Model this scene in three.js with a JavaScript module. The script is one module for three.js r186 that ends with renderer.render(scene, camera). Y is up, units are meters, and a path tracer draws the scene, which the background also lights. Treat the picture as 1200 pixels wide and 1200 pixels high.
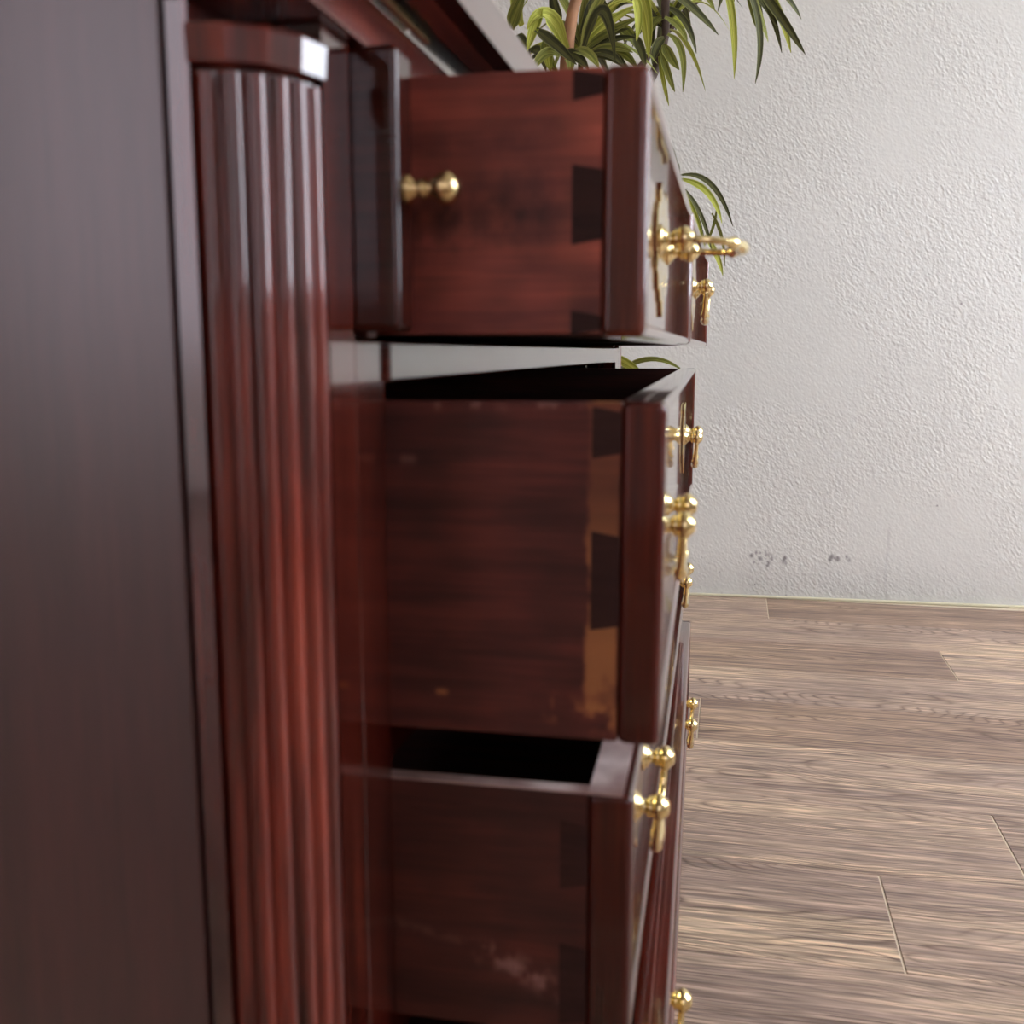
import * as THREE from 'three';
import { RoundedBoxGeometry } from 'three/addons/geometries/RoundedBoxGeometry.js';
import { mergeGeometries, toCreasedNormals } from 'three/addons/utils/BufferGeometryUtils.js';

// ---------------------------------------------------------------- camera, sky, exposure
const EYE = 0.68;                                  // camera height above the floor
const scene = new THREE.Scene();
const camera = new THREE.PerspectiveCamera(53.05, 1, 0.02, 60);
camera.position.set(0, EYE, 0);
camera.rotation.set(THREE.MathUtils.degToRad(-8.889), THREE.MathUtils.degToRad(12.108), 0, 'YXZ');
camera.focus = 1.85;
camera.userData.fStop = 9.6;
scene.add(camera);
const renderer = new THREE.WebGLRenderer({ antialias: true });
renderer.toneMapping = THREE.LinearToneMapping;
renderer.toneMappingExposure = 0.95;
renderer.shadowMap.enabled = true;
{ // a bright overcast sky, the same all round, a little brighter overhead
  const w = 16, h = 64, d = new Float32Array(w * h * 4);
  for (let y = 0; y < h; y++) for (let x = 0; x < w; x++) {
    const e = (y + 0.5) / h * 2 - 1, up = Math.max(0, e), i = (y * w + x) * 4;
    const l = e < 0 ? 6 : 15 + 5 * up;
    d.set(e < 0 ? [l * 0.95, l * 0.98, l, 1] : [l * 0.93, l, l * 1.13, 1], i);
  }
  const sky = new THREE.DataTexture(d, w, h, THREE.RGBAFormat, THREE.FloatType);
  sky.mapping = THREE.EquirectangularReflectionMapping; sky.magFilter = THREE.LinearFilter; sky.needsUpdate = true;
  scene.background = sky;
}

// ---------------------------------------------------------------- helpers
function rng(seed) { let a = seed >>> 0; return () => { a = (a + 0x6D2B79F5) >>> 0; let t = Math.imul(a ^ (a >>> 15), 1 | a); t = (t + Math.imul(t ^ (t >>> 7), 61 | t)) ^ t; return ((t ^ (t >>> 14)) >>> 0) / 4294967296; }; }
const lerp = (a, b, t) => a + (b - a) * t, clamp = (x, a = 0, b = 1) => Math.min(b, Math.max(a, x)), sstep = (a, b, x) => { const t = clamp((x - a) / (b - a)); return t * t * (3 - 2 * t); };
function hash(x, y, s) { let h = Math.imul(x, 374761393) ^ Math.imul(y, 668265263) ^ Math.imul(s, 1442695041); h = Math.imul(h ^ (h >>> 13), 1274126177); return ((h ^ (h >>> 16)) >>> 0) / 4294967296; }
function noise(x, y, s = 0, px = 0, py = 0) { // value noise, periodic when px, py are given
  const xi = Math.floor(x), yi = Math.floor(y), fx = x - xi, fy = y - yi, u = fx * fx * (3 - 2 * fx), v = fy * fy * (3 - 2 * fy);
  const wx = (k) => px ? ((k % px) + px) % px : k, wy = (k) => py ? ((k % py) + py) % py : k;
  return lerp(lerp(hash(wx(xi), wy(yi), s), hash(wx(xi + 1), wy(yi), s), u), lerp(hash(wx(xi), wy(yi + 1), s), hash(wx(xi + 1), wy(yi + 1), s), u), v);
}
function fbm(x, y, s = 0, n = 4, px = 0, py = 0) { let a = 0, k = 0.5, t = 0; for (let i = 0; i < n; i++) { a += k * noise(x, y, s + i * 17, px, py); t += k; k *= 0.5; x *= 2; y *= 2; px *= 2; py *= 2; } return a / t; }
function texture(w, h, f, srgb = true) { // f(u, v) -> [r, g, b] in 0..255 or a grey number
  const d = new Uint8Array(w * h * 4);
  for (let y = 0; y < h; y++) for (let x = 0; x < w; x++) {
    const c = f((x + 0.5) / w, (y + 0.5) / h), i = (y * w + x) * 4;
    if (typeof c === 'number') d[i] = d[i + 1] = d[i + 2] = clamp(c, 0, 255); else for (let k = 0; k < 3; k++) d[i + k] = clamp(c[k], 0, 255);
    d[i + 3] = 255;
  }
  const t = new THREE.DataTexture(d, w, h); t.wrapS = t.wrapT = THREE.RepeatWrapping; t.magFilter = THREE.LinearFilter; t.minFilter = THREE.LinearMipmapLinearFilter; t.generateMipmaps = true;
  if (srgb) t.colorSpace = THREE.SRGBColorSpace; t.needsUpdate = true; return t;
}
const mix3 = (a, b, t) => [lerp(a[0], b[0], t), lerp(a[1], b[1], t), lerp(a[2], b[2], t)];
// uv in metres (divided by size) by the main direction of each face; grain 'x' | 'y' | 'z' runs along u
function metreUV(g, grain = 'x', su = 1, sv = 1, ou = 0, ov = 0) {
  g = g.index ? g.toNonIndexed() : g;
  const p = g.attributes.position, uv = new Float32Array(p.count * 2), a = new THREE.Vector3(), b = new THREE.Vector3(), c = new THREE.Vector3(), K = { x: 0, y: 1, z: 2 }[grain];
  for (let i = 0; i < p.count; i += 3) {
    a.fromBufferAttribute(p, i); b.fromBufferAttribute(p, i + 1); c.fromBufferAttribute(p, i + 2);
    const n = b.clone().sub(a).cross(c.clone().sub(a)), m = [Math.abs(n.x), Math.abs(n.y), Math.abs(n.z)];
    const axis = m.indexOf(Math.max(...m)), U = axis === K ? (K + 1) % 3 : K, V = 3 - axis - U;
    [a, b, c].forEach((q, k) => { const w = q.toArray(); uv[(i + k) * 2] = w[U] / su + ou; uv[(i + k) * 2 + 1] = w[V] / sv + ov; });
  }
  g.setAttribute('uv', new THREE.BufferAttribute(uv, 2)); return g;
}
function box(x0, x1, y0, y1, z0, z1, r = 0.0015, grain = 'x') { // a board given by its faces, edges eased
  const w = Math.abs(x1 - x0), h = Math.abs(y1 - y0), d = Math.abs(z1 - z0);
  const g = r > 0 ? new RoundedBoxGeometry(w, h, d, 2, Math.min(r, w / 2.1, h / 2.1, d / 2.1)) : new THREE.BoxGeometry(w, h, d);
  g.translate((x0 + x1) / 2, (y0 + y1) / 2, (z0 + z1) / 2); return metreUV(g, grain);
}
function merge(list) {
  const l = list.map((g) => { g = g.index ? g.toNonIndexed() : g; for (const k of Object.keys(g.attributes)) if (!['position', 'normal', 'uv'].includes(k)) g.deleteAttribute(k); return g; });
  return l.length === 1 ? l[0] : mergeGeometries(l);
}
const used = new Map();
function numbered(name) { const n = used.get(name) || 0; used.set(name, n + 1); return n ? name + '_' + String(n).padStart(3, '0') : name; }
function mesh(name, geos, mat, parent = scene, label) {
  const m = new THREE.Mesh(Array.isArray(geos) ? merge(geos) : geos, mat); m.name = parent === scene ? numbered(name) : name;
  m.castShadow = m.receiveShadow = true; if (label) m.userData.label = label; parent.add(m); return m;
}
function struct(name, geos, mat) { const m = mesh(name, geos, mat); m.userData.kind = 'structure'; return m; }
function thing(name, label, category, pos, group) { const o = new THREE.Group(); o.name = numbered(name); o.position.set(...pos); o.userData = { label, category }; if (group) o.userData.group = group; scene.add(o); return o; }
function extrude(pts, depth, bevel = 0) { // outline in x, y; depth along +z
  return new THREE.ExtrudeGeometry(new THREE.Shape(pts.map((p) => new THREE.Vector2(...p))), { depth: depth - 2 * bevel, bevelEnabled: bevel > 0, bevelSize: bevel, bevelThickness: bevel, bevelOffset: -bevel, bevelSegments: 2, curveSegments: 10 }).translate(0, 0, bevel);
}
function lathe(pts, n = 20) { return new THREE.LatheGeometry(pts.map((p) => new THREE.Vector2(...p)), n); }

// ---------------------------------------------------------------- materials
// mahogany: grain along u, one texture repeat = 0.5 m along, 0.25 m across
function mahogany(seed, dark, mid, light, streak = 1) {
  return texture(512, 512, (u, v) => {
    const f = fbm(u * 4, v * 24, seed, 4, 4, 24), fine = fbm(u * 16, v * 128, seed + 5, 3, 16, 128), blotch = fbm(u * 3, v * 3, seed + 9, 3, 3, 3);
    const t = clamp(0.5 + (f - 0.5) * 1.6 * streak + (fine - 0.5) * 0.6), c = t < 0.5 ? mix3(dark, mid, t * 2) : mix3(mid, light, t * 2 - 1);
    const k = 0.8 + blotch * 0.4; return [c[0] * k, c[1] * k, c[2] * k];
  });
}
const rep = (t, u, v) => { t = t.clone(); t.repeat.set(1 / u, 1 / v); t.needsUpdate = true; return t; };
const waveBump = texture(256, 256, (u, v) => 255 * fbm(u * 4, v * 10, 77, 3, 4, 10), false);
const redTex = mahogany(3, [44, 15, 10], [70, 23, 15], [98, 36, 24]);
const columnTex = mahogany(4, [64, 21, 14], [104, 35, 24], [140, 53, 36]);
const darkTex = mahogany(8, [70, 31, 22], [100, 45, 32], [128, 61, 41], 0.7);
const varnish = (o) => new THREE.MeshPhysicalMaterial({ roughness: 0.17, clearcoat: 1, clearcoatRoughness: 0.07, bumpMap: rep(waveBump, 0.4, 0.3), bumpScale: 0.0002, ...o });
const M = {
  carcase: varnish({ map: rep(redTex, 0.5, 0.25) }),
  rail: varnish({ map: rep(columnTex, 0.5, 0.25), ior: 2.1, roughness: 0.22 }),
  column: varnish({ map: rep(columnTex, 0.5, 0.25), roughness: 0.34, specularIntensity: 0.5, clearcoat: 1, clearcoatRoughness: 0.07, bumpScale: 0 }),
  loper: varnish({ map: rep(darkTex, 0.5, 0.25), color: 0x9a8480, clearcoat: 0.45, specularIntensity: 0.4, clearcoatRoughness: 0.06, bumpScale: 0.00006 }),
  front: varnish({ map: rep(darkTex, 0.5, 0.25), clearcoatRoughness: 0.04, bumpScale: 0.00006 }),
  sidePanel: new THREE.MeshPhysicalMaterial({ map: rep(mahogany(21, [52, 25, 24], [64, 31, 30], [76, 37, 36], 0.5), 0.6, 0.4), roughness: 0.3, clearcoat: 1, clearcoatRoughness: 0.25 }),
  worn: new THREE.MeshStandardMaterial({ map: texture(128, 64, (u, v) => { const k = fbm(u * 9, v * 5, 61, 4); return mix3([132, 100, 94], [218, 198, 192], clamp(k * 1.8 - 0.4)); }), roughness: 0.5 }),
  dark: new THREE.MeshPhysicalMaterial({ map: rep(darkTex, 0.5, 0.25), roughness: 0.5, clearcoat: 0.35, clearcoatRoughness: 0.2 }),
  inside: new THREE.MeshStandardMaterial({ map: rep(darkTex, 0.5, 0.25), color: 0xb0a090, roughness: 0.75 }),
  dovetail: new THREE.MeshPhysicalMaterial({ map: rep(mahogany(31, [34, 18, 15], [47, 25, 21], [60, 33, 27], 0.7), 0.3, 0.2), roughness: 0.6, specularIntensity: 0.4 }),
  brass: new THREE.MeshPhysicalMaterial({ color: new THREE.Color().setRGB(0.86, 0.71, 0.36), metalness: 1, roughness: 0.11 }),
  oldBrass: new THREE.MeshPhysicalMaterial({ color: new THREE.Color().setRGB(0.74, 0.57, 0.28), metalness: 1, roughness: 0.24 }),
};

// ---------------------------------------------------------------- the room
// plaster: rolled paint relief (tile of 0.9 m) and a colour map of 4 x 3 m with scuffs near the floor
const plasterBump = texture(2048, 2048, (u, v) => { // 3 x 3 m
  const X = u * 3, Y = v * 3, w = noise(X * 40, Y * 40, 4) * 0.7, p = (X * 0.82 + Y * 0.57), q = (Y * 0.82 - X * 0.57);
  const a = noise(p * 215 + w, q * 135 + w, 41), c = noise(p * 400 + w, q * 260, 42), b = fbm(X * 34, Y * 34, 43, 2), soft = 0.45 + 0.75 * sstep(0.3, 0.65, fbm(X * 5, Y * 5, 47, 2));
  return 255 * clamp(0.1 + (a * 0.5 + c * 0.28) * soft + b * 0.22);
}, false);
const plasterMap = (() => {
  const r = rng(5), spots = [];
  for (let i = 0; i < 60; i++) spots.push([r(), Math.pow(r(), 2.2) * 0.3, 0.0003 + r() * 0.0007, r() * 0.8]);
  for (let i = 0; i < 26; i++) spots.push([0.5 + 0.029 + (r() - 0.5) * 0.03, 0.038 + (r() - 0.5) * 0.016, 0.0004 + r() * 0.0009, 0.2 + r() * 0.5]);
  for (let i = 0; i < 8; i++) spots.push([0.5 + 0.075 + (r() - 0.5) * 0.014, 0.039 + (r() - 0.5) * 0.003, 0.0005 + r() * 0.0009, 0.3 + r() * 0.4]);
  const d = new Float32Array(1024 * 768);
  for (const [x, y, s, k] of spots) for (let j = -5; j <= 5; j++) for (let i = -5; i <= 5; i++) {
    const X = Math.round(x * 1024) + i, Y = Math.round(y * 768) + j; if (X < 0 || X >= 1024 || Y < 0 || Y >= 768) continue;
    const q = Math.hypot(i, j * 0.8) / (s * 1024); d[Y * 1024 + X] = Math.max(d[Y * 1024 + X], k * (1 - sstep(0.5, 1.3, q)));
  }
  return texture(1024, 768, (u, v) => {
    const b = fbm(u * 9, v * 7, 51, 4), dirt = sstep(0.05, 0, v) * (0.35 + 0.65 * fbm(u * 60, v * 40, 53, 3)) * 0.10, s = d[Math.min(767, Math.floor(v * 768)) * 1024 + Math.min(1023, Math.floor(u * 1024))];
    const crack = sstep(0.0012, 0.0003, Math.abs(u - 0.6065 + 0.002 * (noise(1, v * 40, 3) - 0.5))) * sstep(0.075, 0.06, v) * 0.1;
    const k = 1 - dirt - 0.05 * (b - 0.5); return mix3([224 * k, 222 * k, 214 * k], [92, 84, 84], clamp(s + crack));
  });
})();
const wallPaint = new THREE.MeshStandardMaterial({ map: plasterMap, bumpMap: rep(plasterBump, 0.75, 1), bumpScale: 0.0018, roughness: 0.62 });
const plainPaint = new THREE.MeshStandardMaterial({ color: 0xe2e0da, roughness: 0.85 });
const XL = -3.4, XR = 3.0, ZF = 3.2, H = 3.1;
{ // the wall behind the desk stands a little askew; uv 0..1 over 4 x 3 m, centred on x = 0
  const g = new THREE.BoxGeometry(7.2, H, 0.2), p = g.attributes.position, uv = g.attributes.uv;
  for (let i = 0; i < p.count; i++) uv.setXY(i, p.getX(i) / 4 + 0.5, (p.getY(i) + H / 2) / 3);
  const w = struct('wall_back', [g.translate(0, H / 2, -0.1)], wallPaint);
  w.position.set(0, 0, -2.879); w.rotation.y = THREE.MathUtils.degToRad(2.3);
  const c = struct('trim_1', [new RoundedBoxGeometry(7.0, 0.007, 0.012, 1, 0.003).translate(0, 0.003, 0.003)], new THREE.MeshStandardMaterial({ color: 0xcfc6a8, roughness: 0.6 }));
  c.position.copy(w.position); c.rotation.copy(w.rotation);
}
function wallWithWindows(name, axis, at, from, to, holes) { // a 0.2 m thick wall in slabs round its openings [a, b, sill, head]
  const slabs = []; let q = from;
  const add = (a, b, y0, y1) => { if (b - a > 1e-4 && y1 - y0 > 1e-4) slabs.push(axis === 'x' ? box(a, b, y0, y1, at, at + 0.2, 0) : box(at, at + 0.2, y0, y1, a, b, 0)); };
  for (const [a, b, s, h] of holes) { add(q, a, 0, H); add(a, b, 0, s); add(a, b, h, H); q = b; }
  add(q, to, 0, H); struct(name, slabs, plainPaint);
}
const HOLES_F = [[-3.3, -1.8, 0.04, 2.7], [0.9, 2.5, 0.85, 2.7]], HOLES_R = [[-2.78, -1.7, 0.85, 2.9], [-1.58, -0.5, 0.85, 2.9]];  // second front opening: an unseen window added for frontal fill light
wallWithWindows('wall_front', 'x', ZF, XL - 0.2, XR + 0.2, HOLES_F);
wallWithWindows('wall_right', 'z', XR, -3.2, ZF, HOLES_R);
struct('wall_left', [box(XL - 0.2, XL, 0, H, -3.2, ZF, 0)], plainPaint);
struct('ceiling', [box(XL - 0.2, XR + 0.2, H, H + 0.2, -3.3, ZF + 0.2, 0)], plainPaint);
const frameMat = new THREE.MeshStandardMaterial({ color: 0x5b5d60, roughness: 0.5 });
let nWindow = 0;
for (const [axis, at, holes] of [['x', ZF, HOLES_F], ['z', XR, HOLES_R]]) for (const [a, b, s, h] of holes) {
  const t = 0.045, m = (a + b) / 2, B = (p, q, y0, y1) => axis === 'x' ? box(p, q, y0, y1, at + 0.06, at + 0.12, 0.004) : box(at + 0.06, at + 0.12, y0, y1, p, q, 0.004);
  const win = struct('window_' + (++nWindow), [B(a, b, s, s + t), B(a, b, h - t, h), B(a, a + t, s + t, h - t), B(b - t, b, s + t, h - t), B(m - t / 2, m + t / 2, s + t, h - t)], frameMat);
  if (axis === 'x') { const p = mesh('pane', box(a + t, b - t, s + t, h - t, at + 0.088, at + 0.092, 0), new THREE.MeshPhysicalMaterial({ color: 0xbcb4b4, transmission: 1, roughness: 0, thickness: 0, ior: 1.5 }), win); p.userData.label = 'grey pane added to dim the daylight'; }  // tinted glass added out of view to weaken daylight from the front windows
}
// floor: grey-brown vinyl planks, each its own board, on a pale screed
const floor = struct('floor', [box(XL - 0.2, XR + 0.2, -0.14, -0.0011, -3.3, ZF + 0.2, 0)], new THREE.MeshStandardMaterial({ color: 0xd9c9b0, roughness: 0.9 }));
function plankTex(seed) {
  return texture(1024, 384, (u, v) => {
    const X = u * 1.22, Y = v * 0.22, warp = fbm(X * 1.5 + seed * 7, Y * 8, seed, 3) * 13 + fbm(X * 6, Y * 30, seed + 3, 2) * 0.9;
    const t = Y * 105 + warp * 1.9, l = Math.abs(Math.sin(Math.PI * t)), line = Math.pow(1 - l, 2.2);
    const pore = noise(X * 20, Y * 430, seed + 11) * 0.6 + noise(X * 46, Y * 850, seed + 12) * 0.4, streak = fbm(X * 2.6, Y * 130, seed + 13, 3), tone = fbm(X * 1.9, Y * 14, seed + 19, 3), hair = sstep(0.62, 0.86, noise(X * 6, Y * 300, seed + 29));
    let c = mix3([178, 151, 133], [230, 200, 166], clamp(0.5 + (tone - 0.5) * 2.2));
    c = mix3(c, [152, 128, 116], clamp((streak - 0.42) * 3) * 0.8);
    c = mix3(c, [104, 80, 68], clamp(line * (0.15 + 0.75 * noise(X * 5, Y * 34, seed + 23)) + hair * 0.4));
    const k = 0.68 + 0.58 * pore; return [c[0] * k, c[1] * k, c[2] * k];
  });
}
const plankMats = [];
for (let i = 0; i < 6; i++) {
  const t = plankTex(100 + i * 31);
  for (const tint of [0xffffff, 0xe4ddd9]) plankMats.push(new THREE.MeshStandardMaterial({ map: t, bumpMap: t, bumpScale: 0.0003, color: tint, roughness: 0.5 }));
}
{
  const PW = 0.2205, PL = 1.22, gapZ = 0.0003, gapX = 0.0026, w = PL - gapX, d = PW - gapZ, c = 0.0007, y = 0, b = -0.0011;
  const shape = (len) => { // a plank with a chamfer round its top: 18 triangles
    const a = len / 2, e = d / 2, P = [[-a, b, -e], [a, b, -e], [a, b, e], [-a, b, e], [-a, y - c * 0.7, -e], [a, y - c * 0.7, -e], [a, y - c * 0.7, e], [-a, y - c * 0.7, e], [-a + c, y, -e + c], [a - c, y, -e + c], [a - c, y, e - c], [-a + c, y, e - c]], F = [];
    for (const o of [0, 4]) for (let k = 0; k < 4; k++) { const n = (k + 1) % 4; F.push([o + k, o + 4 + n, o + n], [o + k, o + 4 + k, o + 4 + n]); }
    F.push([8, 10, 9], [8, 11, 10]);
    const pos = [], uv = []; for (const f of F) for (const q of f) { pos.push(...P[q]); uv.push((P[q][0] + PL / 2) / PL, (P[q][2] + PW / 2) / PW); }
    const g = new THREE.BufferGeometry(); g.setAttribute('position', new THREE.Float32BufferAttribute(pos, 3)); g.setAttribute('uv', new THREE.Float32BufferAttribute(uv, 2)); g.computeVertexNormals(); return g;
  };
  const g = shape(w), r = rng(9);
  const joints = [0.108, -0.3, 0.4805, -0.3, -0.0435, 0.92, 0.3945, 0.2075, -0.4]; // an end joint of each row, from the wall towards the camera
  for (let k = 0; k < 28; k++) {
    const z = -2.875 + PW * (k + 0.5) - 0.0, j = k < joints.length ? joints[k] : r() * PL, start = j - PL * Math.ceil((j - XL) / PL);
    if (z > ZF) break;
    for (let x = start; x < XR - 0.02; x += PL) {
      const m = new THREE.Mesh(g, plankMats[Math.floor(r() * plankMats.length)]); m.name = 'plank'; m.castShadow = m.receiveShadow = true;
      let x0 = x + gapX / 2, x1 = x + PL - gapX / 2; 
      m.position.set((x0 + x1) / 2, 0, z); if (r() < 0.5) m.rotation.y = Math.PI;
      if (x0 < XL || x1 > XR) { const a = Math.max(x0, XL), e = Math.min(x1, XR); if (e - a < 0.05) continue; m.geometry = shape(e - a); m.position.x = (a + e) / 2; }
      floor.add(m);
    }
  }
}

// ---------------------------------------------------------------- the desk
// measured from the camera's foot: x towards the room, z along the desk, heights from eye level, then moved to the desk's own base
const ROOT = new THREE.Vector3(-0.46, 0, -0.955), ZN = -0.362, ZW = -1.548;
const desk = thing('writing_desk', 'mahogany slant-lid desk with reeded corner column and long drawers pulled part way out', 'desk', ROOT.toArray());
const at = (g) => g.translate(-ROOT.x, EYE, -ROOT.z);
const far = (z) => ZN + ZW - z;                              // the same place at the far end
const plan = (pts, y0, y1, mirror, bevel = 0.001) => {       // an outline of (x, z) raised from y0 to y1
  const q = pts.map(([x, z]) => [x, mirror ? -far(z) : -z]); if (THREE.ShapeUtils.isClockWise(q.map((p) => new THREE.Vector2(...p)))) q.reverse();
  return metreUV(extrude(q, y1 - y0, bevel).rotateX(-Math.PI / 2).translate(0, y0, 0), 'y');
};
for (const m of [false, true]) {
  const Z = (z) => (m ? far(z) : z);
  const panel = metreUV(extrude([[-0.2095, -0.6], [-0.2095, 0.212], [-0.49, 0.447], [-0.76, 0.447], [-0.76, -0.6]].reverse(), 0.02, 0.0012).translate(0, 0, m ? ZW : ZN - 0.02), 'y');
  mesh('side_panel', at(panel), M.sidePanel, desk, m ? undefined : 'broad polished side panel with a split along its front edge');
  mesh('corner_post', at(merge([plan([[-0.2072, -0.362], [-0.1985, -0.362], [-0.1985, -0.4], [-0.162, -0.4], [-0.162, -0.428], [-0.2072, -0.428]], -0.6, 0.1275, m), box(-0.222, -0.2096, -0.6, 0.127, Z(-0.3835), Z(-0.428), 0)])), M.carcase, desk);
  mesh('stile', at(box(-0.2, -0.162, -0.6, 0.005, Z(-0.4285), Z(-0.467), 0.001, 'y')), M.carcase, desk);
  { // quarter column of six carved reeds, a little uneven
    const N = 6, A = 12, ROWS = 60, R = 0.0372, y0 = -0.5, y1 = 0.1015, pos = [], uv = [], idx = [], cols = N * A + 1;
    for (let r = 0; r <= ROWS; r++) for (let c = 0; c < cols; c++) {
      const y = lerp(y0, y1, r / ROWS), k = Math.min(N - 1, Math.floor(c / A)), s = (c / A - k) * 2 - 1;
      const wob = (noise(y * 9 + 3, k * 3.7, 12) - 0.5) * 0.035, a0 = (c / A) / N * Math.PI / 2 + (c > 0 && c < cols - 1 ? wob : 0) * (1 - s * s * 0.4);
      const rad = R - 0.0034 * Math.pow(Math.abs(s), 2.3) + (noise(y * 14, k * 5.1, 15) - 0.5) * 0.0005;
      pos.push(-0.1985 + Math.sin(a0) * rad, y, Z(-0.4 + Math.cos(a0) * rad)); uv.push(y, a0 * R);
    }
    for (let r = 0; r < ROWS; r++) for (let c = 0; c < cols - 1; c++) { const i = r * cols + c, j = i + cols; m ? idx.push(i, j, i + 1, i + 1, j, j + 1) : idx.push(i, i + 1, j, i + 1, j + 1, j); }
    const g = new THREE.BufferGeometry(); g.setAttribute('position', new THREE.Float32BufferAttribute(pos, 3)); g.setAttribute('uv', new THREE.Float32BufferAttribute(uv, 2)); g.setIndex(idx); g.computeVertexNormals();
    const col = mesh('quarter_column', at(g), M.column, desk, 'reeded quarter column with pale window glints');
    const prof = [[0, 0.1005], [0.0335, 0.1005], [0.0335, 0.1035], [0.0395, 0.1045], [0.0405, 0.1165], [0.0395, 0.118], [0, 0.118]].map((p) => new THREE.Vector2(...p));
    const cap = new THREE.LatheGeometry(prof, 4, m ? Math.PI / 2 + 0.1 : 0, Math.PI / 2 - 0.1).toNonIndexed(); cap.computeVertexNormals();
    mesh('capital', at(metreUV(cap.translate(-0.1985, 0, m ? far(-0.4) : -0.4), 'y')), M.column, col, 'plain faceted cap block above the reeds');
    const foot = new THREE.LatheGeometry([[0, -0.555], [0.042, -0.555], [0.042, -0.52], [0.0385, -0.512], [0.0385, -0.5], [0, -0.5]].map((p) => new THREE.Vector2(...p)), 10, m ? Math.PI / 2 : 0, Math.PI / 2);
    mesh('column_base', at(metreUV(foot.translate(-0.1985, 0, m ? far(-0.4) : -0.4), 'y')), M.column, col);
  }
  const loper = mesh('loper', at(box(-0.6, -0.1415, 0.0085, 0.127, Z(-0.43), Z(-0.452), 0.0035)), M.loper, desk, 'lid support slide drawn out a finger width');
  mesh('knob', at(lathe([[0, -0.006], [0.004, -0.004], [0.0062, 0], [0.0062, 0.0022], [0.0036, 0.0042], [0.0042, 0.0065], [0.0048, 0.0088], [0.0034, 0.0112], [0.0052, 0.0138], [0.0072, 0.017], [0.0068, 0.0205], [0.004, 0.0232], [0, 0.024]].map(([r, y]) => [Math.max(r, 0.0001), y])).rotateZ(-Math.PI / 2).translate(-0.1415, 0.0695, Z(-0.441))), M.oldBrass, loper, 'small turned brass knob');
  mesh('drawer_guide', at(box(-0.72, -0.165, 0.006, 0.1275, Z(-0.4545), Z(-0.466), 0.001)), M.dark, desk);
}
mesh('top_rail', at(box(-0.2085, -0.157, 0.128, 0.149, ZN, ZW, 0.0006, 'z')), M.rail, desk, 'glossy rail above the top drawers');
for (const [y0, y1] of [[-0.0145, 0.0050], [-0.2105, -0.1900], [-0.3755, -0.3490], [-0.57, -0.5430]])
  mesh('divider_rail', at(merge([box(-0.2, y0 > -0.1 ? -0.159 : -0.168, y0, y1, -0.4675, far(-0.4675), 0.0015, 'z'), box(-0.72, -0.2, (y0 + y1) / 2 - 0.005, (y0 + y1) / 2 + 0.004, -0.384, far(-0.384), 0, 'z')])), M.carcase, desk, y0 > -0.1 ? 'glossy rail that mirrors the white wall' : undefined);
mesh('dust_board', at(box(-0.72, -0.2095, 0.129, 0.139, -0.384, far(-0.384), 0)), M.dark, desk);
mesh('back_panel', at(box(-0.76, -0.742, -0.6, 0.445, -0.3835, far(-0.3835), 0)), M.dark, desk);
mesh('desk_top', at(box(-0.775, -0.507, 0.4485, 0.468, ZN + 0.012, ZW - 0.012, 0.004, 'z')), M.carcase, desk);
{
  const lidShape = [[-0.148, 0.153], [-0.124, 0.153], [-0.124, 0.1735], [-0.492, 0.4785], [-0.5, 0.466], [-0.148, 0.169]];
  const lid = mesh('lid', at(metreUV(extrude(lidShape, 1.17, 0.001).translate(0, 0, -1.54), 'z')), M.carcase, desk, 'closed sloping lid, its lower edge overhanging the rail');
  mesh('hinge', at(box(-0.1538, -0.1504, 0.1488, 0.1525, -0.37, -0.512, 0.0004)), M.oldBrass, lid, 'thin brass strip under the lid edge');
}
{ // base moulding and bracket feet
  const prof = [[0, 0], [0.014, 0], [0.014, 0.018], [0.006, 0.03], [0.002, 0.04], [0, 0.04]];
  const front = extrude(prof, far(-0.35) * -1 - 0.35, 0).translate(-0.162, -0.6, far(-0.35));
  const side = (m) => extrude(prof, 0.6, 0).rotateY(m ? Math.PI / 2 : -Math.PI / 2).translate(m ? -0.76 : -0.16, -0.6, m ? ZW : ZN);
  mesh('base_moulding', at(metreUV(merge([front, side(false).scale(1, 1, 1), box(-0.75, -0.17, -0.612, -0.6, ZN - 0.002, ZW + 0.002, 0)]), 'z')), M.carcase, desk);
  const br = [[0, 0.08], [0, 0], [0.05, 0], [0.058, 0.02], [0.085, 0.035], [0.1, 0.055], [0.13, 0.068], [0.13, 0.08]];
  for (const [x, z, sx, sz] of [[-0.15, -0.35, -1, -1], [-0.15, far(-0.35), -1, 1], [-0.76, -0.35, 1, -1], [-0.76, far(-0.35), 1, 1]]) {
    const a = extrude(br, 0.02), b = extrude(br, 0.02);
    const flip = (g, fx) => { if (fx < 0) { g = g.index ? g.toNonIndexed() : g; g.scale(-1, 1, 1); const p = g.attributes.position, n = g.attributes.normal; for (const t of [p, n]) for (let i = 0; i < t.count; i += 3) for (let k = 0; k < 3; k++) { const u = t.array[i * 3 + 3 + k]; t.array[i * 3 + 3 + k] = t.array[i * 3 + 6 + k]; t.array[i * 3 + 6 + k] = u; } } return g; };
    const one = flip(a, sx).translate(x, -0.68, sz < 0 ? z - 0.02 : z), two = flip(b, -sz).rotateY(Math.PI / 2).translate(sx < 0 ? x - 0.02 : x, -0.68, z);
    mesh('bracket_foot', at(metreUV(merge([one, two]), 'y')), M.carcase, desk);
  }
}

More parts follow.
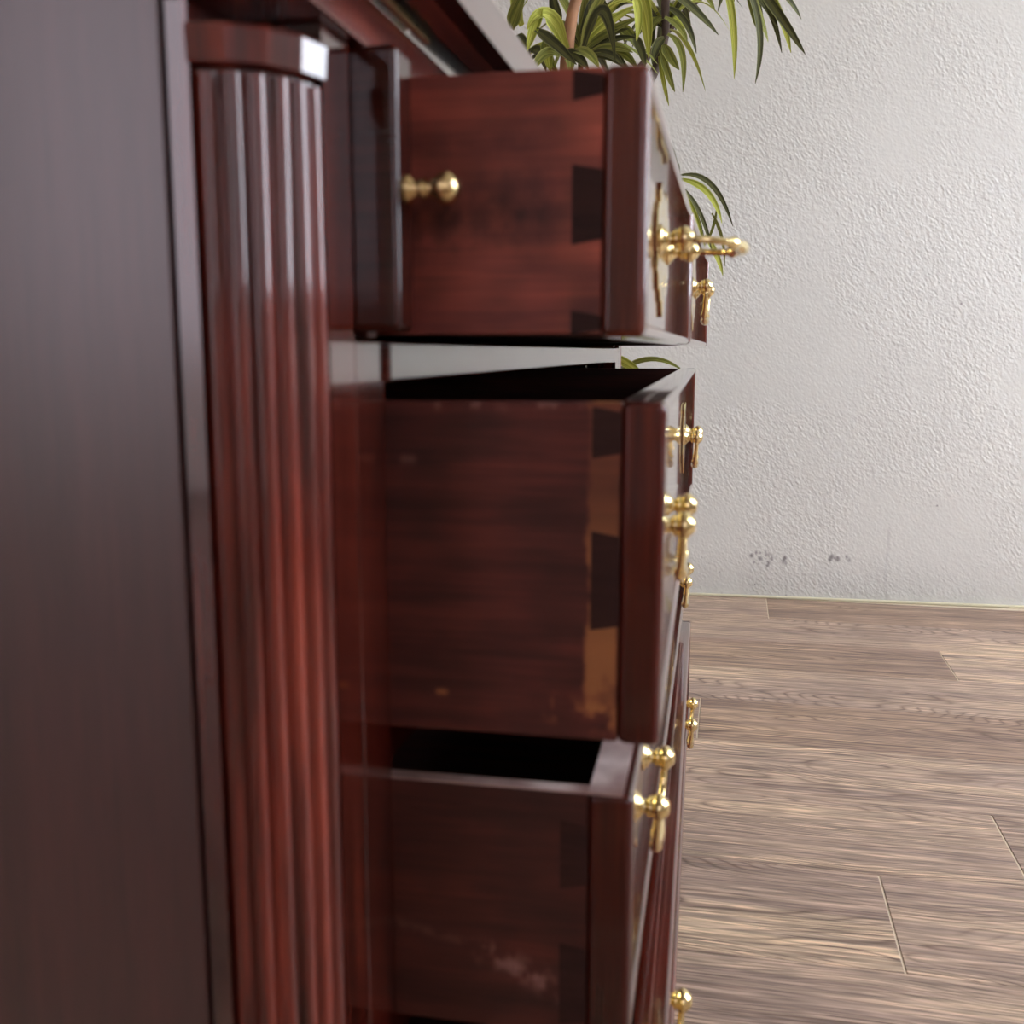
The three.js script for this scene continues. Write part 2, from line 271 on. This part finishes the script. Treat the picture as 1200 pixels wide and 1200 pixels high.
// drop handles: pierced plate, two posts, swinging bail
const plateGeo = (() => {
  const h = [[0, 0.039], [0.007, 0.034], [0.014, 0.0355], [0.024, 0.0415], [0.033, 0.036], [0.031, 0.0285], [0.043, 0.027], [0.053, 0.019], [0.056, 0.007], [0.049, -0.003], [0.052, -0.013], [0.042, -0.0155], [0.036, -0.0255], [0.026, -0.0235], [0.016, -0.032], [0.008, -0.03], [0, -0.041]];
  const pts = [...h, ...h.slice(1, -1).reverse().map(([x, y]) => [-x, y])].reverse(), s = new THREE.Shape(pts.map((p) => new THREE.Vector2(...p)));
  for (const [x, y, r] of [[-0.018, 0.024, 0.0035], [0.018, 0.024, 0.0035], [0, 0.014, 0.003], [-0.02, -0.014, 0.003], [0.02, -0.014, 0.003], [0, -0.018, 0.0035]]) { const p = new THREE.Path(); p.absarc(x, y, r, 0, Math.PI * 2, true); s.holes.push(p); }
  return new THREE.ExtrudeGeometry(s, { depth: 0.0008, bevelEnabled: true, bevelSize: 0.001, bevelThickness: 0.0009, bevelSegments: 2, curveSegments: 8 }).translate(0, 0, 0.0006).rotateY(Math.PI / 2);
})();
const postGeo = lathe([[0.0001, -0.004], [0.009, -0.004], [0.0098, 0.0012], [0.0092, 0.0026], [0.0072, 0.003], [0.0076, 0.0044], [0.0052, 0.0054], [0.0042, 0.0074], [0.0044, 0.0092], [0.0064, 0.01], [0.0066, 0.0112], [0.0058, 0.0118], [0.0078, 0.0138], [0.0084, 0.016], [0.0078, 0.0185], [0.0052, 0.0206], [0.0054, 0.0212], [0.003, 0.0226], [0.0001, 0.0227]], 22).rotateZ(-Math.PI / 2);
const bailGeo = (() => {
  const P = [[-0.0395, 0.006], [-0.041, 0], [-0.0425, -0.008], [-0.04, -0.019], [-0.033, -0.028], [-0.022, -0.033], [-0.011, -0.0355], [0, -0.0362]];
  const curve = new THREE.CatmullRomCurve3([...P, ...P.slice(0, -1).reverse().map(([x, y]) => [-x, y])].map(([z, y]) => new THREE.Vector3(0, y, z)));
  const n = 56, k = 12, fr = curve.computeFrenetFrames(n), pos = [], idx = [];
  for (let i = 0; i <= n; i++) {
    const t = i / n, c = curve.getPointAt(t), q = Math.abs(t - 0.5) * 2, r = 0.0024 + 0.0026 * Math.exp(-Math.pow(q / 0.3, 2)) + 0.0016 * Math.exp(-Math.pow((q - 0.42) / 0.05, 2)) + 0.0026 * Math.exp(-Math.pow((q - 0.95) / 0.06, 2)) - (q > 0.985 ? 0.003 : 0);
    for (let j = 0; j < k; j++) { const a = j / k * Math.PI * 2, p = c.clone().addScaledVector(fr.normals[i], Math.cos(a) * r).addScaledVector(fr.binormals[i], Math.sin(a) * r); pos.push(p.x, p.y, p.z); }
  }
  for (let i = 0; i < n; i++) for (let j = 0; j < k; j++) { const a = i * k + j, b = i * k + (j + 1) % k; idx.push(a, b, a + k, b, b + k, a + k); }
  for (const e of [0, n]) for (let j = 1; j < k - 1; j++) idx.push(e * k, e * k + (e ? j : j + 1), e * k + (e ? j + 1 : j));
  const g = new THREE.BufferGeometry(); g.setAttribute('position', new THREE.Float32BufferAttribute(pos, 3)); g.setIndex(idx); g.computeVertexNormals(); return g;
})();

// the near side of each drawer has its own map over 0.5 x 0.2 m; wear(x, y) -> [tan, white, dark], x back from the front board
function sideMap(seed, wear, base) {
  return texture(768, 320, (u, v) => {
    const x = (1 - u) * 0.5, y = v * 0.2, f = fbm(u * 5, v * 26, seed, 4), fine = fbm(u * 14, v * 130, seed + 5, 3), blot = fbm(u * 16, v * 9, seed + 7, 3);
    let c = mix3(base[0], base[1], clamp(0.5 + (f - 0.5) * 1.5 + (fine - 0.5) * 0.7)); c = c.map((q) => q * (0.75 + 0.5 * blot));
    const n = fbm(x * 160, y * 110, seed + 11, 4), [tan, white, dark] = wear(x, y, n);
    c = mix3(c, [38, 22, 20], clamp(dark)); c = mix3(c, [168, 110, 64], clamp(tan)); return mix3(c, [172, 138, 130], clamp(white));
  });
}
const band = (a, b, x, s = 0.003) => sstep(a - s, a + s, x) * sstep(b + s, b - s, x);
const smear = (x, y, x0, y0, x1, y1, w) => { const t = clamp(((x - x0) * (x1 - x0) + (y - y0) * (y1 - y0)) / ((x1 - x0) ** 2 + (y1 - y0) ** 2)); return sstep(w, 0, Math.hypot(x - lerp(x0, x1, t), y - lerp(y0, y1, t))); };
function makeDrawer({ z0, z1, y0, y1, oNear, oFar, depth, handles, up, label, wear, base, seed, tails, shadeTint, thick = 0.0205, pale }) {
  const W = z0 - z1, h = y1 - y0, g = new THREE.Group(); g.name = 'drawer'; g.userData.label = label; desk.add(g);
  g.position.set(-(oNear + oFar) / 2 - ROOT.x, y0 + EYE, (z0 + z1) / 2 - ROOT.z); g.rotation.y = Math.asin((oFar - oNear) / W);
  const e = W / 2, b = 0.0065, F = 0.011, sideMat = new THREE.MeshPhysicalMaterial({ map: sideMap(seed, wear, base), roughness: 0.55, clearcoat: 0.12, clearcoatRoughness: 0.3, specularIntensity: 0.5 });  // side base colours grow darker down the stack: shade painted in
  const frontMat = M.front.clone(); frontMat.color.set(shadeTint);  // this tint puts the shade of the lower drawers into the front colour
  const ends = (geo) => { const n = geo.attributes.normal, p = geo.attributes.position, uv = geo.attributes.uv; for (let i = 0; i < n.count; i++) if (Math.abs(n.getZ(i)) > 0.8) uv.setXY(i, p.getY(i) * 0.8 + seed, p.getX(i) * 1.5); return geo; };
  mesh('front_board', ends(box(-thick, -F, 0, h, -e, e - 0.0088, 0.0004, 'z')), frontMat, g);
  mesh('cockbead', [box(-F - 0.006, -0.0003, 0.0003, b, -e + 0.004, e - 0.004, 0.003, 'z'), box(-F - 0.006, -0.0003, h - b, h - 0.0003, -e + 0.004, e - 0.004, 0.003, 'z'), box(-F - 0.006, 0, 0, h, -e, -e + b, 0.003, 'y')], frontMat, g, 'raised bead round the drawer front');
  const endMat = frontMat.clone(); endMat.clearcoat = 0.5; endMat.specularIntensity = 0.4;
  mesh('cockbead', ends(box(-thick, 0, 0, h, e - 0.009, e, 0.0042, 'y')), endMat, g, 'rounded end of the drawer front');
  const sg = box(-depth, -thick, 0.0015, h - 0.0005, e - 0.0105, e - 0.0012, 0.0008); { const uv = sg.attributes.uv; for (let i = 0; i < uv.count; i++) uv.setXY(i, 1 + (uv.getX(i) + thick) / 0.5, uv.getY(i) / 0.2); }
  mesh('side_board', sg, sideMat, g, 'worn side board with dark dovetails');
  mesh('side_board', box(-depth, -thick, 0.0015, h - 0.0005, -e + 0.0012, -e + 0.0105, 0.0008), M.inside, g);
  if (pale) mesh('top_edge', [metreUV(box(-depth, -thick, h - 0.001, h + 0.0002, e - 0.0102, e - 0.0015, 0), 'x', 0.2, 0.1), metreUV(box(-thick, -F * 0.5, h - 0.001, h + 0.0003, -e + 0.01, e - 0.0015, 0), 'z', 0.2, 0.1)], M.worn, g, 'pale rubbed top edges');
  mesh('bottom_board', box(-depth, -thick, 0.005, 0.011, -e + 0.0105, e - 0.0105, 0), M.inside, g);
  mesh('back_board', box(-depth, -depth + 0.009, 0.011, h - 0.004, -e + 0.0105, e - 0.0105, 0), M.inside, g);
  for (const [a, c] of tails) mesh('dovetail', metreUV(extrude([[-thick - 0.0135, a], [-thick, a + 0.0025], [-thick, c - 0.0025], [-thick - 0.0135, c]], 0.004).translate(0, 0, e - 0.0049), 'x'), M.dovetail, g);
  for (const hz of handles) {
    const z = (z0 + z1) / -2 + hz, y = h / 2;
    const P = mesh('backplate', plateGeo, M.brass, g); P.position.set(-F, y, z);
    for (const s of [-1, 1]) mesh('bail_post', postGeo, M.brass, g).position.set(-F + 0.0015, y + 0.005, z + s * 0.0395);
    const B = mesh('bail', bailGeo, M.brass, g); B.position.set(-F + 0.0175, y + 0.005, z); B.rotation.z = up ? 1.5 : -0.06;
  }
  return g;
}
const N3 = () => [0, 0, 0];
makeDrawer({ z0: -0.47, z1: -0.954, y0: 0.0065, y1: 0.124, oNear: 0.0395, oFar: 0.0405, depth: 0.5, handles: [-0.714], up: true, label: 'near short top drawer, its brass bail lifted level', seed: 301, shadeTint: 0xffffff, base: [[112, 56, 50], [158, 80, 64]],
  wear: (x, y, n) => [0.12 * band(0.0, 0.02, x) * n, 0, 0.55 * smear(x, y, 0.03, 0.058, 0.11, 0.052, 0.03) * n * 1.4 + 0.5 * band(0.0, 0.014, x) * sstep(0.03, 0.0, y) + 0.3 * smear(x, y, 0.02, 0.09, 0.09, 0.086, 0.012) * n], tails: [[0.001, 0.012], [0.041, 0.076], [0.103, 0.116]] });
makeDrawer({ z0: -0.9565, z1: -1.4405, y0: 0.0065, y1: 0.124, oNear: 0.0395, oFar: 0.0375, depth: 0.5, handles: [-1.2], label: 'far short top drawer, its brass bail hanging', seed: 311, shadeTint: 0xffffff, base: [[66, 33, 28], [98, 48, 36]], wear: N3, tails: [[0.041, 0.076]] });
makeDrawer({ z0: -0.47, z1: -1.44, y0: -0.187, y1: -0.0225, oNear: 0.029, oFar: 0.0515, depth: 0.52, handles: [-0.635, -1.265], label: 'upper long drawer with a worn tan strip on its side', seed: 321, shadeTint: 0xd0a8a0, base: [[64, 27, 22], [94, 43, 34]],
  wear: (x, y, n) => { const s = band(0.0005, 0.012 + 0.006 * n, x, 0.0015); return [s * (0.35 + 0.5 * sstep(0.13, 0.08, y)) * sstep(0.02, 0.05, y + 0.03 * n) + 0.65 * smear(x, y, 0.004, 0.012, 0.03, 0.016, 0.011) * sstep(0.4, 0.6, n) + 0.8 * smear(x, y, 0.085, 0.021, 0.088, 0.021, 0.003), 0.5 * sstep(0.5, 0.75, n) * band(0.02, 0.1, x, 0.01) * sstep(0.157, 0.163, y) + 0.35 * smear(x, y, 0.1, 0.136, 0.104, 0.136, 0.004), 0]; }, tails: [[0.138, 0.162], [0.056, 0.104]] });
makeDrawer({ z0: -0.47, z1: -1.44, y0: -0.346, y1: -0.213, oNear: 0.0405, oFar: 0.0575, depth: 0.52, handles: [-0.635, -1.265], label: 'middle long drawer pulled out, its near plate catching the light', seed: 331, shadeTint: 0xb0948e, base: [[58, 25, 18], [90, 40, 29]], thick: 0.0225, pale: true,
  wear: (x, y, n) => [0, 0.55 * sstep(0.35, 0.65, n) * (smear(x, y, 0.012, 0.026, 0.05, 0.042, 0.012) + 0.4 * smear(x, y, 0.045, 0.044, 0.11, 0.056, 0.005)), 0.2], tails: [[0.082, 0.118], [0.008, 0.052]] });
makeDrawer({ z0: -0.47, z1: -1.44, y0: -0.540, y1: -0.378, oNear: 0.022, oFar: 0.0485, depth: 0.52, handles: [-0.635, -1.265], label: 'lowest long drawer', seed: 341, shadeTint: 0xd0a090, base: [[54, 26, 22], [84, 40, 32]], wear: N3, tails: [[0.1, 0.14], [0.03, 0.07]] });

// ---------------------------------------------------------------- the plant: an artificial dragon tree in a pot behind the desk
// leaves: base, bend and tip in mm (heights from eye level), width in mm, kind
const LEAVES = [
 [-325,558,-2000,-360,656,-1975,-391,580,-1950,21,'y'],
 [-368,622,-1970,-379,590,-1960,-390,544,-1950,15,'y'],
 [-376,584,-1960,-341,558,-1945,-295,510,-1930,15,'d'],
 [-442,614,-2050,-428,640,-2025,-403,670,-2000,20,'g'],
 [-430,634,-2100,-450,683,-2100,-440,729,-2100,19,'y'],
 [-331,532,-1950,-353,554,-1940,-379,500,-1930,15,'g'],
 [-302,566,-2050,-278,633,-2075,-213,688,-2100,16,'y'],
 [-302,566,-2050,-288,649,-2075,-256,701,-2100,17,'g'],
 [-299,560,-2030,-257,615,-2040,-198,642,-2050,17,'y'],
 [-299,560,-2030,-251,592,-2015,-186,605,-2000,15,'g'],
 [-305,574,-2070,-302,637,-2085,-285,687,-2100,17,'d'],
 [-306,574,-2080,-307,639,-2090,-302,698,-2100,16,'g'],
 [-294,552,-2000,-249,688,-1965,-225,512,-1930,18,'d'],
 [-198,649,-1980,-171,622,-1965,-168,520,-1950,20,'y'],
 [-198,631,-1960,-182,606,-1955,-190,550,-1950,13,'y'],
 [-286,554,-2020,-243,579,-2010,-196,570,-2000,13,'d'],
 [-283,548,-2000,-240,560,-1985,-198,536,-1970,13,'g'],
 [-292,560,-2040,-261,586,-2020,-208,586,-2000,13,'d'],
 [-283,545,-2000,-245,548,-1975,-214,511,-1950,16,'d'],
 [-304,539,-1950,-275,541,-1940,-254,502,-1930,15,'g'],
 [-325,540,-1960,-297,537,-1945,-273,500,-1930,15,'d'],
 [-349,547,-1970,-356,536,-1960,-345,506,-1950,13,'y'],
 [-267,541,-2000,-233,543,-1980,-206,504,-1960,15,'d'],
 [-358,636,-2120,-367,665,-2110,-372,696,-2100,18,'d'],
 [-206,591,-2050,-188,558,-2025,-178,519,-2000,13,'d'],
 [-242,617,-2080,-211,604,-2065,-190,553,-2050,14,'g'],
 [-364,580,-2000,-366,545,-1980,-334,505,-1960,15,'g'],
 [-321,530,-1980,-310,538,-1965,-310,498,-1950,13,'g'],
 [-298,666,-2100,-272,680,-2100,-261,639,-2100,14,'d'],
 [-258,556,-2080,-230,581,-2065,-196,526,-2050,14,'g'],
 [-408,574,-2060,-381,583,-2040,-367,525,-2020,15,'d'],
 [-435,601,-2060,-418,601,-2040,-397,548,-2020,15,'d'],
 [-145,678,-2100,-106,660,-2110,-50,599,-2120,14,'d'],
 [-154,657,-2120,-109,645,-2120,-91,568,-2120,12,'d'],
 [-152,632,-2100,-117,615,-2100,-108,584,-2100,10,'g'],
 [-151,577,-2080,-140,551,-2065,-119,522,-2050,14,'g'],
 [-146,601,-2100,-106,584,-2090,-113,489,-2080,10,'g'],
 [-157,568,-2080,-143,525,-2080,-128,490,-2080,10,'g'],
 [-161,562,-2100,-151,514,-2100,-140,470,-2100,7,'y'],
 [-155,660,-2140,-178,655,-2120,-198,604,-2100,14,'d'],
 [-156,679,-2150,-137,648,-2155,-100,618,-2160,13,'y'],
 [-153,638,-2120,-177,634,-2110,-188,585,-2100,14,'g'],
 [-151,595,-2100,-168,584,-2090,-172,542,-2080,14,'d'],
 [-171,651,-2160,-189,631,-2140,-173,580,-2120,14,'d'],
 [-105,720,-2200,-74,698,-2200,-60,667,-2200,9,'g'],
 [-51,768,-2300,-18,696,-2320,-20,572,-2340,12,'y'],
 [-13,765,-2300,49,675,-2320,24,560,-2340,12,'d'],
 [-3,758,-2300,31,689,-2330,48,646,-2360,12,'g'],
 [8,770,-2340,59,716,-2370,78,634,-2400,10,'d'],
 [15,763,-2340,70,702,-2360,126,623,-2380,14,'d'],
 [25,776,-2360,77,714,-2380,97,633,-2400,12,'y'],
 [32,772,-2360,86,748,-2380,116,699,-2400,12,'d'],
 [1,754,-2320,17,699,-2340,29,667,-2360,12,'g'],
 [9,750,-2360,45,730,-2370,68,677,-2380,12,'d'],
 [-16,758,-2360,16,749,-2370,36,700,-2380,14,'d'],
 [-122,355,-2200,-51,369,-2200,-12,252,-2200,9,'d'],
 [-120,351,-2220,-54,337,-2210,-34,258,-2200,11,'y'],
 [-115,328,-2200,-90,280,-2200,-67,211,-2200,11,'y'],
 [-110,325,-2180,-68,277,-2180,-52,199,-2180,7,'d'],
 [-105,313,-2220,-80,272,-2220,-68,220,-2220,6,'d'],
 [-55,279,-2200,-26,234,-2200,-26,173,-2200,5,'g'],
 [-46,288,-2220,-48,249,-2210,-67,215,-2200,5,'g'],
 [-68,235,-2200,-39,200,-2200,-29,154,-2200,9,'y'],
 [-117,327,-2240,-94,263,-2230,-81,196,-2220,9,'d'],
 [-257,-7,-2200,-211,-28,-2175,-187,-45,-2150,14,'y'],
 [-244,-44,-2250,-173,11,-2225,-102,-42,-2200,9,'g'],
];
const plant = thing('potted_plant', 'tall leafy dragon tree in a pot between the desk and the white wall', 'plant', [-0.36, 0, -2.16]);
{
  const leafTex = (a, b, rim, s) => texture(64, 128, (u, v) => { const e = Math.abs(u - 0.5) * 2, st = noise(u * 11, v * 1.5, s), c = mix3(a, b, clamp(st * 1.3 - 0.15)), k = 0.85 + 0.3 * noise(u * 26, v * 3, s + 3); return mix3(c, rim, sstep(0.78, 0.95, e) * 0.55).map((q) => q * k); });
  const leafMat = (t) => new THREE.MeshPhysicalMaterial({ map: t, roughness: 0.6, specularIntensity: 0.45, side: THREE.DoubleSide, transmission: 0.18, thickness: 0 });
  const LM = { d: leafMat(leafTex([66, 68, 42], [104, 106, 62], [150, 150, 92], 5)), g: leafMat(leafTex([104, 112, 50], [150, 152, 76], [194, 192, 110], 9)), y: leafMat(leafTex([158, 166, 60], [206, 208, 102], [220, 222, 134], 13)) };
  const bark = new THREE.MeshStandardMaterial({ map: texture(64, 256, (u, v) => { const k = 0.8 + 0.4 * fbm(u * 3, v * 40, 7, 3); return [168 * k, 122 * k, 88 * k]; }), roughness: 0.8 }), darkBark = new THREE.MeshStandardMaterial({ color: 0x57483f, roughness: 0.85 });
  const off = new THREE.Vector3(-plant.position.x, EYE, -plant.position.z);
  const leafGeo = (p0, p1, p2, w, hint) => {
    const c = new THREE.QuadraticBezierCurve3(p0, p1, p2), n = 12, pos = [], uv = [], idx = [];
    for (let i = 0; i <= n; i++) {
      const t = i / n, q = c.getPoint(t), tan = c.getTangent(t), s = tan.clone().cross(hint).normalize(), up = s.clone().cross(tan).normalize();
      const prof = (0.45 + 0.55 * sstep(0, 0.3, t)) * Math.pow(1 - t * t * t * t, 0.9), h = Math.max(0.0006, w / 2 * prof);
      for (const k of [-1, 0, 1]) { const v = q.clone().addScaledVector(s, k * h).addScaledVector(up, (Math.abs(k) - 0.5) * h * 0.42); pos.push(v.x + off.x, v.y + off.y, v.z + off.z); uv.push(0.5 + k * 0.5, t); }
    }
    for (let i = 0; i < n; i++) for (const k of [0, 1]) { const a = i * 3 + k; idx.push(a, a + 1, a + 3, a + 1, a + 4, a + 3); }
    const g = new THREE.BufferGeometry(); g.setAttribute('position', new THREE.Float32BufferAttribute(pos, 3)); g.setAttribute('uv', new THREE.Float32BufferAttribute(uv, 2)); g.setIndex(idx); g.computeVertexNormals(); return g;
  };
  const r = rng(77), V = (a, i) => new THREE.Vector3(a[i] / 1000, a[i + 1] / 1000, a[i + 2] / 1000);
  for (const l of LEAVES) mesh('leaf', leafGeo(V(l, 0), V(l, 3), V(l, 6), l[9] / 720, new THREE.Vector3((r() - 0.5) * 1.1, 0.25 + r() * 0.4, 0.95).normalize()), LM[l[10]], plant);
  // crowns: more leaves round the back and above
  const crowns = [[-0.302, 0.566, -2.06, 26, 0.2], [-0.153, 0.62, -2.13, 16, 0.1], [-0.01, 0.775, -2.34, 14, 0.25], [-0.125, 0.351, -2.24, 8, 0.1], [-0.24, -0.05, -2.22, 5, 0]];
  for (const [x, y, z, n, lift] of crowns) for (let i = 0; i < n; i++) {
    const a = Math.PI * (0.95 + 1.1 * (i + r() * 0.7) / n), len = 0.13 + r() * 0.1, up = lift + r() * 0.8, p0 = new THREE.Vector3(x, y, z);
    const dir = new THREE.Vector3(Math.cos(a) * 0.75, 0, Math.sin(a)); if (y < 0.5) dir.x = -Math.abs(dir.x);
    const p1 = p0.clone().addScaledVector(dir, len * 0.5).add(new THREE.Vector3(0, len * up, 0)), p2 = p0.clone().addScaledVector(dir, len * 1.05).add(new THREE.Vector3(0, len * (up - 0.5), 0));
    if (p2.z < -2.8) p2.z = -2.8;
    mesh('leaf', leafGeo(p0, p1, p2, 0.014 + r() * 0.006, new THREE.Vector3(0.1, 0.8, 0.5).normalize()), LM['ddgy'[Math.floor(r() * 4)]], plant);
  }
  const stem = (pts, r0, r1, mat) => {
    const c = new THREE.CatmullRomCurve3(pts.map((p) => new THREE.Vector3(p[0] + off.x, p[1] + off.y, p[2] + off.z))), n = 24, k = 9, fr = c.computeFrenetFrames(n), pos = [], uv = [], idx = [];
    for (let i = 0; i <= n; i++) { const q = c.getPointAt(i / n), R = lerp(r0, r1, i / n) * (1 + 0.1 * Math.sin(i * 2.1)); for (let j = 0; j <= k; j++) { const a = j / k * Math.PI * 2, v = q.clone().addScaledVector(fr.normals[i], Math.cos(a) * R).addScaledVector(fr.binormals[i], Math.sin(a) * R); pos.push(v.x, v.y, v.z); uv.push(j / k, i / n); } }
    for (let i = 0; i < n; i++) for (let j = 0; j < k; j++) { const a = i * (k + 1) + j; idx.push(a, a + 1, a + k + 1, a + 1, a + k + 2, a + k + 1); }
    const g = new THREE.BufferGeometry(); g.setAttribute('position', new THREE.Float32BufferAttribute(pos, 3)); g.setAttribute('uv', new THREE.Float32BufferAttribute(uv, 2)); g.setIndex(idx); g.computeVertexNormals(); mesh('stem', g, mat, plant);
  };
  stem([[-0.36, -0.42, -2.16], [-0.372, 0.1, -2.14], [-0.345, 0.45, -2.08], [-0.332, 0.56, -2.05], [-0.327, 0.62, -2.05], [-0.308, 0.68, -2.05], [-0.29, 0.85, -2.06]], 0.018, 0.0105, bark);
  stem([[-0.345, -0.42, -2.19], [-0.35, 0.1, -2.2], [-0.235, 0.42, -2.15], [-0.153, 0.588, -2.125], [-0.152, 0.669, -2.12], [-0.135, 0.82, -2.14]], 0.013, 0.0075, darkBark);
  stem([[-0.335, -0.42, -2.2], [-0.36, 0.15, -2.3], [-0.27, 0.55, -2.4], [-0.1, 0.75, -2.38], [-0.01, 0.785, -2.335]], 0.012, 0.006, darkBark);
  stem([[-0.33, -0.42, -2.18], [-0.34, 0.05, -2.24], [-0.22, 0.27, -2.25], [-0.121, 0.351, -2.22]], 0.01, 0.006, darkBark);
  stem([[-0.335, -0.42, -2.15], [-0.27, -0.2, -2.2], [-0.24, -0.055, -2.21]], 0.009, 0.006, darkBark);
  mesh('pot', lathe([[0.0001, 0], [0.115, 0], [0.125, 0.01], [0.16, 0.27], [0.17, 0.275], [0.17, 0.3], [0.158, 0.3], [0.15, 0.262], [0.0001, 0.255]], 32), new THREE.MeshPhysicalMaterial({ color: 0x8d8780, roughness: 0.5, clearcoat: 0.4 }), plant);
  mesh('soil', lathe([[0.0001, 0.264], [0.1, 0.266], [0.1495, 0.258]], 24), new THREE.MeshStandardMaterial({ color: 0x3b2f27, roughness: 1 }), plant);
}
renderer.render(scene, camera);
